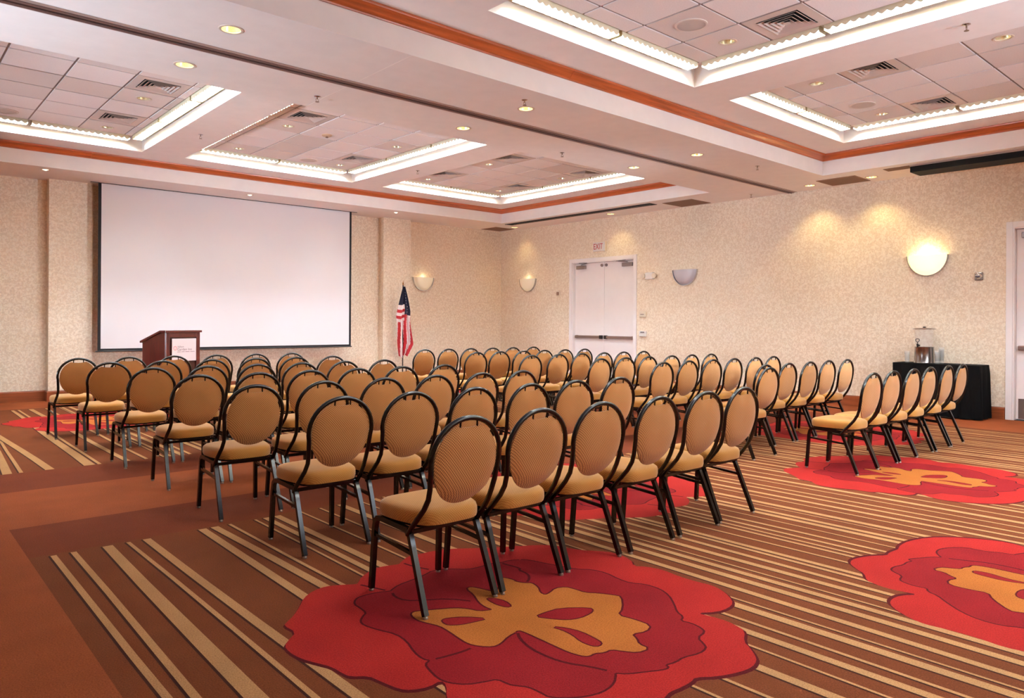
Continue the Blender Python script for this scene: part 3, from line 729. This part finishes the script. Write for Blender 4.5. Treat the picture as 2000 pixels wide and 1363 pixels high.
# exit sign
t = wall_thing('exit_sign', 'white exit sign with red letters above the double door', 'sign', 10.74, 3.0)
bevel(MB().box(-.18, .18, .0005, .045, -.10, .10).build('sign_box', PLASTW, t), .006)
link('lettering', text_mesh('EXIT', .17, mat('exit_red', (186, 24, 22), .5), 'lettering', .001), t, (.03, .0468, -.0), (PI / 2, 0, PI)).scale = (.78, 1.05, 1)
bevel(MB().box(-.184, -.176, .0005, .05, -.104, .104).build('end_cap', PLAST, t), .002)
# emergency light
t = wall_thing('emergency_light', 'ivory emergency light unit with two heads right of the door', 'emergency light', 9.36, 2.30)
bevel(MB().box(-.10, .10, .0005, .07, -.07, .07).build('battery_case', PLASTW, t), .012, 3)
for sx in (-1, 1):
    b = MB().lathe([(.0005, 0), (.03, .0), (.052, .045), (.052, .06), (.0005, .055)], 18); b.v = [(x + sx * .14, z + .03, y + .0) for x, y, z in b.v]
    b.build('lamp_head', PLAST, t, smooth=True)
t = wall_thing('wall_sensor', 'small tan wall sensor left of the double door', 'sensor', 12.03, 2.01)  # a wall sensor, not a speaker
bevel(MB().box(-.05, .05, .0005, .02, -.06, .06).build('plate', PLAST, t), .004); bevel(MB().box(-.035, .03, .02, .045, -.045, .03).build('sensor_eye', mat('sensor_brown', (150, 112, 92), .5), t), .01)
t = wall_thing('thermostat', 'beige wall thermostat beside the double door', 'thermostat', 9.555, 1.51)
bevel(MB().box(-.09, .09, .0005, .03, -.06, .06).build('case', PLAST, t), .012, 3); MB().box(-.045, .045, .03, .033, -.008, .012).build('dial_slot', mat('slot_grey', (150, 132, 120), .6), t)
t = wall_thing('card_control', 'small cream control box below the thermostat', 'control box', 9.535, 1.11)
bevel(MB().box(-.09, .09, .0005, .045, -.06, .06).build('case', PLASTW, t), .012, 3); bevel(MB().box(-.05, .05, .045, .05, .015, .045).build('display', GREY, t), .002)
t = wall_thing('alarm_strobe', 'small chrome fire alarm strobe between sconce and door', 'alarm', 3.445, 2.04)
bevel(MB().box(-.055, .055, .0005, .025, -.06, .06).build('back_box', STEEL, t), .012, 3)
b = MB().lathe([(.0005, .05), (.03, .045), (.045, .02), (.046, 0)], 20); b.v = [(x, .025 + z, y) for x, y, z in b.v]; b.build('horn_dome', CHROME, t, smooth=True)
bevel(MB().box(-.03, .03, .06, .076, -.018, .004).build('strobe_lens', mat('lens_grey', (110, 104, 112), .2), t), .003)

# ------------------------------------------------------------------ projection screen
t = thing('projection_screen', 'large white projection screen with black borders on the back wall', 'projection screen', (0, 13.68, 0))
XS0, XS1, ZS0 = 2.90, 7.61, .80
MB().box(XS0 + .045, XS1 - .045, -.003, .003, ZS0 + .05, ZS - .0006).build('screen_fabric', SCREEN, t)
SB = mat('screen_border', (18, 12, 16), .8)
MB().box(XS0, XS0 + .045, -.0035, .0035, ZS0 + .05, ZS - .0006).build('side_border', SB, t); MB().box(XS1 - .045, XS1, -.0035, .0035, ZS0 + .05, ZS - .0006).build('side_border', SB, t)
MB().box(XS0, XS1, -.0035, .0035, ZS0 + .012, ZS0 + .05).build('bottom_border', SB, t)
MB().tube([(XS0 - .03, 0, ZS0 + .006), (XS1 + .02, 0, ZS0 + .006)], .011, 8).build('weight_rod', mat('rod_black', (30, 24, 24), .4), t)
MB().box(XS0 - .12, XS1 + .12, -.022, -.006, ZS - .010, ZS - .0006).build('slot_lip', mat('slot_lip', (60, 44, 44), .6), t)

# ------------------------------------------------------------------ lectern
LW, LD, LH, LB = .60, .56, 1.185, 1.02
la = math.radians(290.6) + PI / 2      # local -y is the front
t = thing('lectern', 'dark mahogany lectern with a slanted top and white sign', 'lectern', (3.24, 11.16, 0), la)
MAH = wood('mahogany', (84, 28, 20), (8, 8, .8)); MAH2 = wood('mahogany_dark', (62, 23, 19), (8, 8, .8))
sd = MB()
def side(x0, x1):
    p = [(.03, .06), (LD - .02, .06), (LD - .02, LB - .02), (.12, LH - .03), (.03, LH - .03)]
    n = len(p); sd_ = MB(); sd_.add([(x0, y, z) for y, z in p] + [(x1, y, z) for y, z in p], [tuple(range(n)), tuple(range(2 * n - 1, n - 1, -1))] + [(i, (i + 1) % n, n + (i + 1) % n, n + i) for i in range(n)])
    return bevel(sd_.build('side_panel', MAH, t), .003)
side(.012, .032); side(LW - .032, LW - .012)
bevel(MB().box(.032, LW - .032, .035, .055, .06, LH - .03).build('front_panel', MAH2, t), .002)
fr = MB(); fr.box(.012, .075, .012, .03, .06, LH - .03); fr.box(LW - .075, LW - .012, .012, .03, .06, LH - .03); fr.box(.075, LW - .075, .012, .03, LH - .10, LH - .03); fr.box(.075, LW - .075, .012, .03, .06, .16)
bevel(fr.build('front_frame', MAH, t), .003)
tp = MB(); p = [(-.005, LH - .03), (.12, LH - .03), (LD + .01, LB - .022), (LD + .01, LB + .006), (.125, LH), (-.005, LH)]
n = len(p); tp.add([(-.012, y, z) for y, z in p] + [(LW + .012, y, z) for y, z in p], [tuple(range(n)), tuple(range(2 * n - 1, n - 1, -1))] + [(i, (i + 1) % n, n + (i + 1) % n, n + i) for i in range(n)])
bevel(tp.build('top_board', MAH, t), .004)
bevel(MB().box(0, LW, .0, LD, .0, .06).build('plinth', MAH2, t), .004)
MB().box(.032, LW - .032, .07, LD - .04, .62, .64).build('shelf', MAH2, t)
sg = bevel(MB().box(.105, .515, .004, .0115, .735, 1.065).build('sign_plate', mat('sign_white', (226, 208, 208), .35), t), .002)
tag(sg, 'white sign plate with a red emblem and dark lettering')
INK = mat('sign_ink', (110, 74, 82), .6); EMB = mat('sign_emblem', (206, 96, 104), .6)
em = MB()
for r0, r1, k in ((.026, .032, 20), (.014, .019, 16)):
    for i in range(k):
        a, b = 2 * PI * i / k, 2 * PI * (i + 1) / k
        em.add([(.155 + r * math.cos(q) * (1 if r0 > .02 else .8), .0034, .925 + r * math.sin(q)) for q, r in ((a, r0), (b, r0), (b, r1), (a, r1))], [(0, 1, 2, 3)])
em.build('emblem', EMB, sg)
link('lettering', text_mesh('Hilton', .042, INK, 'lettering', 0, .2), sg, (.245, .0034, .945), (PI / 2, 0, 0))
link('lettering', text_mesh('Garden Inn', .055, INK, 'lettering', 0), sg, (.315, .0034, .905), (PI / 2, 0, 0))
ln = MB()
for a, b in ((.19, .25), (.262, .315), (.325, .40), (.41, .49)): ln.add([(a, .0034, .868), (b, .0034, .868), (b, .0034, .874), (a, .0034, .874)], [(0, 1, 2, 3)])
ln.build('fine_print', INK, sg)

# ------------------------------------------------------------------ flag
t = thing('flag_on_pole', 'American flag hanging from a floor pole beside the screen', 'flag', (8.75, 13.46, 0))
MB().tube([(0, 0, .03), (0, 0, 2.12)], .013, 12).build('pole', mat('pole_dark', (40, 30, 26), .35), t, smooth=True)
MB().lathe([(.0005, 0), (.17, 0), (.17, .02), (.10, .045), (.03, .06), (.02, .12), (.0005, .12)], 28).build('floor_base', mat('pole_base', (120, 92, 50), .3, .8), t, smooth=True)
MB().lathe([(.012, 2.12), (.022, 2.13), (.012, 2.145), (.02, 2.16), (.008, 2.19), (.0005, 2.225)], 14).build('finial', mat('finial_gold', (176, 120, 70), .3, .8), t, smooth=True)
fg = MB(); ns, nt_ = 60, 46
def flag_pt(s, q):
    z = 2.09 - q * 1.50 - .05 * math.sin(s * 7) * q
    wl = -.02 - .15 * min(1, q / .42) + .08 * max(0, q - .42) / .58          # left edge
    wr_ = .02 + .10 * min(1, q / .35) + .05 * max(0, min(1, (q - .5) / .3)) - .13 * max(0, (q - .82) / .18)
    x = wl + (wr_ - wl) * s
    y = -.055 + (.028 + .03 * q) * math.sin(s * PI * 5.0 + q * 2.2) + .015 * math.sin(q * 9 + s * 3)
    # swing into the room along the wall so the folds show from the front
    return (x * .86, y - x * .45, z)
for i in range(nt_ + 1):
    for j in range(ns + 1): fg.v.append(flag_pt(j / ns, i / nt_))
for i in range(nt_):
    for j in range(ns):
        q, s = (i + .5) / nt_, (j + .5) / ns
        if q < .27 + .14 * (s > .55) : mi = 0
        elif q < .50 and s < .55: mi = 1 if int((q - .27) / .046) % 2 == 1 else 2
        else: mi = 1 if int((s * 9 + q * 2.5)) % 2 == 0 else 2
        fg.f.append([i * (ns + 1) + j, i * (ns + 1) + j + 1, (i + 1) * (ns + 1) + j + 1, (i + 1) * (ns + 1) + j]); fg.mi.append(mi)
cl = fg.build('flag_cloth', [mat('flag_navy', (26, 24, 48), .7), mat('flag_red', (176, 30, 40), .7), mat('flag_white', (232, 214, 210), .7)], t, smooth=True, recalc=False)
st = MB()
for q, s in [(a, b) for a in (.09, .13, .17, .21, .25) for b in (.40, .62, .82)] + [(.30, .7), (.34, .74), (.38, .7)]:
    x, y, z = flag_pt(s, q); r = .009
    pts = []
    for i in range(10):
        a = PI / 2 + i * PI / 5; rr = r if i % 2 == 0 else r * .45
        pts.append((x + rr * math.cos(a), y - .006, z + rr * math.sin(a)))
    st.add(pts, [tuple(range(10))])
st.build('stars', MATS['flag_white'], cl, recalc=False)

# ------------------------------------------------------------------ draped tables and drinks
def draped(name, label, x0, x1, y0, y1, h):
    t = thing(name, label, 'table', ((x0 + x1) / 2, (y0 + y1) / 2, 0))
    hx, hy = (x1 - x0) / 2, (y1 - y0) / 2
    bevel(MB().box(-hx + .02, hx - .02, -hy + .02, hy - .02, h - .03, h - .006).build('tabletop', mat('laminate', (120, 100, 84), .5), t), .004)
    for sx in (-1, 1):
        for sy in (-1, 1): MB().tube([(sx * (hx - .06), sy * (hy - .08), 0), (sx * (hx - .06), sy * (hy - .08), h - .03)], .014, 8).build('leg', STEEL, t)
    mb = MB(); per = []; N = 120; tot = 4 * (hx + hy)
    for i in range(N):
        s = tot * i / N
        if s < 2 * hx: p, n_ = (-hx + s, -hy), (0, -1)
        elif s < 2 * hx + 2 * hy: p, n_ = (hx, -hy + s - 2 * hx), (1, 0)
        elif s < 4 * hx + 2 * hy: p, n_ = (hx - (s - 2 * hx - 2 * hy), hy), (0, 1)
        else: p, n_ = (-hx, hy - (s - 4 * hx - 2 * hy)), (-1, 0)
        per.append((p, n_, s))
    zs_ = [h, h - .012, h - .12, h * .5, .012]
    for k, z in enumerate(zs_):
        f = 0 if k < 2 else (.006 + .016 * (h - z) / h)
        for p, n_, s in per:
            d = f * (0.6 + math.sin(s * 34) + .4 * math.sin(s * 81))
            mb.v.append((p[0] + n_[0] * (d + .002), p[1] + n_[1] * (d + .002), z))
    for k in range(len(zs_) - 1):
        for i in range(N): mb.f.append([k * N + i, k * N + (i + 1) % N, (k + 1) * N + (i + 1) % N, (k + 1) * N + i]); mb.mi.append(0)
    mb.f.append(list(range(N))); mb.mi.append(0)
    tag(mb.build('tablecloth', BLACKC, t, smooth=True), 'black floor-length cloth')
    return t
draped('draped_table', 'black draped serving table against the right wall', 11.61, 12.05, 3.30, 4.45, .765)
draped('draped_table', 'black draped table cut off at the left edge', -.5, 1.44, 13.30, 13.95, .74)
TZ = .7655
CLEAR = mat('clear_plastic', (250, 244, 242), .06, spec=.6); CLEAR.node_tree.nodes['Principled BSDF'].inputs['Alpha'].default_value = .11
GLASS = mat('tumbler_plastic', (250, 246, 238), .08, spec=.7); GLASS.node_tree.nodes['Principled BSDF'].inputs['Alpha'].default_value = .13
t = thing('drink_dispenser', 'clear drink dispenser with a steel base and black tap', 'drink dispenser', (11.82, 4.08, TZ))
MB().lathe([(.0005, 0), (.135, 0), (.137, .004), (.135, .01), (.128, .235), (.130, .24), (.0005, .24)], 36).build('steel_base', STEEL, t, smooth=True)
MB().lathe([(.0005, .2405), (.105, .2405), (.118, .29), (.130, .46), (.134, .50), (.1315, .50), (.1275, .46), (.115, .292), (.102, .2445), (.0005, .2445)], 36).build('clear_jar', CLEAR, t, smooth=True)
MB().lathe([(.134, .5005), (.152, .503), (.154, .510), (.10, .520), (.03, .524), (.018, .530), (.024, .540), (.0005, .546)], 36).build('lid', STEEL, t, smooth=True)
tp = MB(); tp.tube([(-.12, .03, .262), (-.165, .035, .262)], .016, 12); tp.tube([(-.165, .035, .285), (-.165, .035, .235)], [.016, .011], 12)
tp.tube([(-.165, .035, .285), (-.165, .035, .315)], .006, 8)
tp.tube([(-.165, .035 + .026 * math.sin(a) * (1 - .2 * math.cos(a)), .337 - .024 * math.cos(a)) for a in [2 * PI * i / 14 for i in range(15)]], .005, 6)
tp.build('tap', mat('tap_black', (16, 14, 14), .35), t, smooth=True)
def tumblers(x, y, n, label):
    t = thing('tumbler_stack', label, 'tumblers', (x, y, TZ), group='clear plastic tumblers on the serving table')
    for k in range(n):
        z = k * .022
        MB().lathe([(.0005, z + .0), (.028, z), (.029, z + .004), (.038, z + .15), (.0365, z + .15), (.0275, z + .006), (.0005, z + .006)], 20).build('tumbler', GLASS, t, smooth=True)
tumblers(11.80, 4.31, 2, 'short stack of clear tumblers left of the dispenser')
tumblers(11.72, 3.87, 3, 'front stack of clear tumblers right of the dispenser')
tumblers(11.86, 3.86, 5, 'tallest stack of clear tumblers behind the right front stack')

# ------------------------------------------------------------------ banquet chairs
SEATF = fabric('seat_fabric', (190, 135, 56), (146, 86, 30), .013, .6)
BACKF = fabric('back_fabric', (200, 140, 74), (112, 58, 24), .013, .8)
SILV = mat('glide_silver', (150, 136, 124), .35, .7)
def make_chair():
    root = thing('banquet_chair', 'x', 'chair')
    # seat cushion
    NU, rings = 40, [(0.0, .474), (.5, .473), (.8, .469), (.92, .462), (.98, .451), (1.0, .436), (1.0, .408), (.98, .393)]
    def outline(a):
        c, s = math.cos(a), math.sin(a); e = 4.4
        r = (abs(c) ** e + abs(s) ** e) ** (-1 / e); x, y = r * c, r * s
        wx = .205 + .012 * y - .022 * max(0, -y)          # narrower at the back
        return x * wx, .018 + y * .208
    mb = MB(); mb.v.append((0, .018, rings[0][1]))
    for f, z in rings[1:]:
        for i in range(NU):
            x, y = outline(2 * PI * i / NU); mb.v.append((x * f, .018 + (y - .018) * f, z))
    for i in range(NU): mb.f.append([0, 1 + i, 1 + (i + 1) % NU]); mb.mi.append(0)
    for k in range(len(rings) - 2):
        for i in range(NU): mb.f.append([1 + k * NU + i, 1 + (k + 1) * NU + i, 1 + (k + 1) * NU + (i + 1) % NU, 1 + k * NU + (i + 1) % NU]); mb.mi.append(0)
    k = len(rings) - 2; mb.f.append([1 + k * NU + i for i in reversed(range(NU))]); mb.mi.append(0)
    mb.build('seat', SEATF, root, smooth=True)
    pan = MB()
    for z in (.392, .380):
        for i in range(NU):
            x, y = outline(2 * PI * i / NU); pan.v.append((x * .93, .018 + (y - .018) * .95, z))
    for i in range(NU): pan.f.append([i, (i + 1) % NU, NU + (i + 1) % NU, NU + i]); pan.mi.append(0)
    pan.f += [list(range(NU)), list(range(2 * NU - 1, NU - 1, -1))]; pan.mi += [0, 0]
    pan.build('seat_pan', BLACKM, root)
    # back: y as a function of height
    def yb(z):
        pts = [(.335, -.075), (.385, -.115), (.44, -.165), (.50, -.212), (.56, -.238), (.66, -.256), (.78, -.272), (.905, -.286)]
        for (z0, y0), (z1, y1) in zip(pts[:-1], pts[1:]):
            if z <= z1: return y0 + (y1 - y0) * (z - z0) / (z1 - z0)
        return pts[-1][1]
    half = [(.203, .345), (.203, .385), (.199, .43), (.191, .48), (.187, .53), (.190, .58)]
    zc, rx, rz = .705, .201, .190
    for i in range(0, 13):
        a = math.radians(-22) + math.radians(112) * i / 12
        half.append((rx * math.cos(a), zc + rz * math.sin(a)))
    half[-1] = (0.0, zc + rz)
    half = [p for i, p in enumerate(half) if not (6 <= i <= 6)]
    path = [(-x, z) for x, z in half] + [(x, z) for x, z in reversed(half[:-1])]
    MB().tube([(x, yb(z), z) for x, z in path], .0128, 10, up=(0, 1, 0)).build('back_frame', BLACKM, root, smooth=True)
    # oval pad with a scooped hand hold
    NP, NR = 44, 7; pc = .686
    def pout(a):
        c, s = math.cos(a), math.sin(a)
        x, z = .182 * c, (.191 if s > 0 else .200) * s
        if s > 0: z -= .028 * max(0, 1 - (x / .075) ** 2) ** 1.0
        return x, pc + z
    pm = MB()
    for sgn in (1, -1):
        b0 = len(pm.v); yc = yb(pc); pm.v.append((0, yc + sgn * (.020 if sgn > 0 else .017), pc))
        for k in range(1, NR + 1):
            r = k / NR; off = sgn * ((.020 if sgn > 0 else .017) * (1 - r ** 5) + .004)
            for i in range(NP):
                x, z = pout(2 * PI * i / NP); x *= r; z = pc + (z - pc) * r
                pm.v.append((x, yb(z) + off + .002, z))
        for i in range(NP): pm.f.append([b0, b0 + 1 + i, b0 + 1 + (i + 1) % NP]); pm.mi.append(0)
        for k in range(NR - 1):
            for i in range(NP): pm.f.append([b0 + 1 + k * NP + i, b0 + 1 + k * NP + (i + 1) % NP, b0 + 1 + (k + 1) * NP + (i + 1) % NP, b0 + 1 + (k + 1) * NP + i]); pm.mi.append(0)
    n1 = 1 + (NR - 1) * NP; n2 = n1 + 1 + NR * NP
    for i in range(NP): pm.f.append([n1 + i, n1 + (i + 1) % NP, n2 + (i + 1) % NP, n2 + i]); pm.mi.append(0)
    pm.build('backrest', BACKF, root, smooth=True)
    for sx in (-1, 1):
        zt_ = pc + .188 * math.sqrt(1 - (.066 / .178) ** 2)
        MB().tube([(sx * .050, yb(.85), .852), (sx * .048, yb(.88), .888)], .005, 6).build('handle_bracket', BLACKM, root)
    for sx in (-1, 1):
        x = sx * .196
        fl_ = MB().tube([(sx * .204, .235, .012), (sx * .200, .226, .15), (x, .217, .31), (x, .208, .347), (x, .188, .369), (x, .150, .374)], .0122, square=True, up=(1, 0, 0)).build('leg', BLACKM, root, smooth=True)
        MB().lathe([(.0005, 0), (.012, 0), (.012, .007), (.009, .013), (.0005, .014)], 10, c=(sx * .204, .235, .0)).build('glide', SILV, fl_)
        MB().tube([(x, .150, .374), (x, -.085, .366)], .0122, square=True, up=(1, 0, 0)).build('side_rail', BLACKM, root)
        rl = MB().tube([(x, -.07, .362), (x, -.094, .345), (sx * .198, -.118, .29), (sx * .206, -.235, .012)], .0122, square=True, up=(1, 0, 0)).build('leg', BLACKM, root, smooth=True)
        MB().lathe([(.0005, 0), (.012, 0), (.012, .007), (.009, .013), (.0005, .014)], 10, c=(sx * .206, -.235, .0)).build('glide', SILV, rl)
        MB().tube([(x, .218, .285), (x, -.125, .262)], .008, square=True, up=(1, 0, 0)).build('side_stretcher', BLACKM, root)
    MB().tube([(-.196, -.085, .355), (.196, -.085, .355)], .009, square=True).build('cross_rail', BLACKM, root)
    return root
LBK = [(2.675, [2.10, 2.56, 3.04, 3.53, 4.03, 4.50]), (3.80, [2.07, 2.55, 3.04, 3.54, 4.02, 4.52]), (4.87, [1.99, 2.50, 3.00, 3.48, 3.96, 4.43]), (6.01, [2.00, 2.48, 2.95, 3.42, 3.90, 4.40]),
       (7.16, [1.96, 2.45, 2.94, 3.42, 3.91, 4.41]), (8.31, [1.88, 2.38, 2.90, 3.39, 3.88, 4.37]), (9.40, [1.80, 2.33, 2.83, 3.34, 3.84, 4.33])]
RBK = [(2.76, [6.78, 7.24, 7.71, 8.18, 8.65, 9.12]), (4.02, [6.70, 7.16, 7.66, 8.15, 8.63, 9.10]), (4.98, [6.66, 7.17, 7.65, 8.11, 8.60, 9.08]), (5.92, [6.69, 7.16, 7.62, 8.10, 8.57, 9.03]),
       (7.08, [6.62, 7.13, 7.59, 8.06, 8.52, 8.98]), (8.22, [6.60, 7.06, 7.51, 7.97, 8.42, 8.89]), (9.42, [6.54, 6.99, 7.45, 7.91, 8.37, 8.85])]
proto = make_chair(); used = False
ROWN = ['nearest row', 'second nearest row', 'third nearest row', 'fourth row', 'third row from the screen', 'second row from the screen', 'front row by the screen']
SEATN = ['leftmost', 'second from left', 'third from left', 'third from right', 'second from right', 'rightmost']
random.seed(3)
for blk, rows in (('left', LBK), ('right', RBK)):
    for i, (yt, xs_) in enumerate(rows):
        for j, x in enumerate(xs_):
            c = copy_tree(proto) if used else proto; used = True
            y = yt + .282; dx = 0
            if blk == 'right' and i == 1 and j == 0: y -= .30; x = 6.72
            c.location = (x, y + random.uniform(-.012, .012), 0); c.rotation_euler = (0, 0, math.radians(random.uniform(-1.2, 1.2)))
            tag(c, 'gold padded chair, %s in the %s, %s block' % (SEATN[j], ROWN[i], blk), 'chair', 'gold banquet chairs in the %s seating block' % blk)
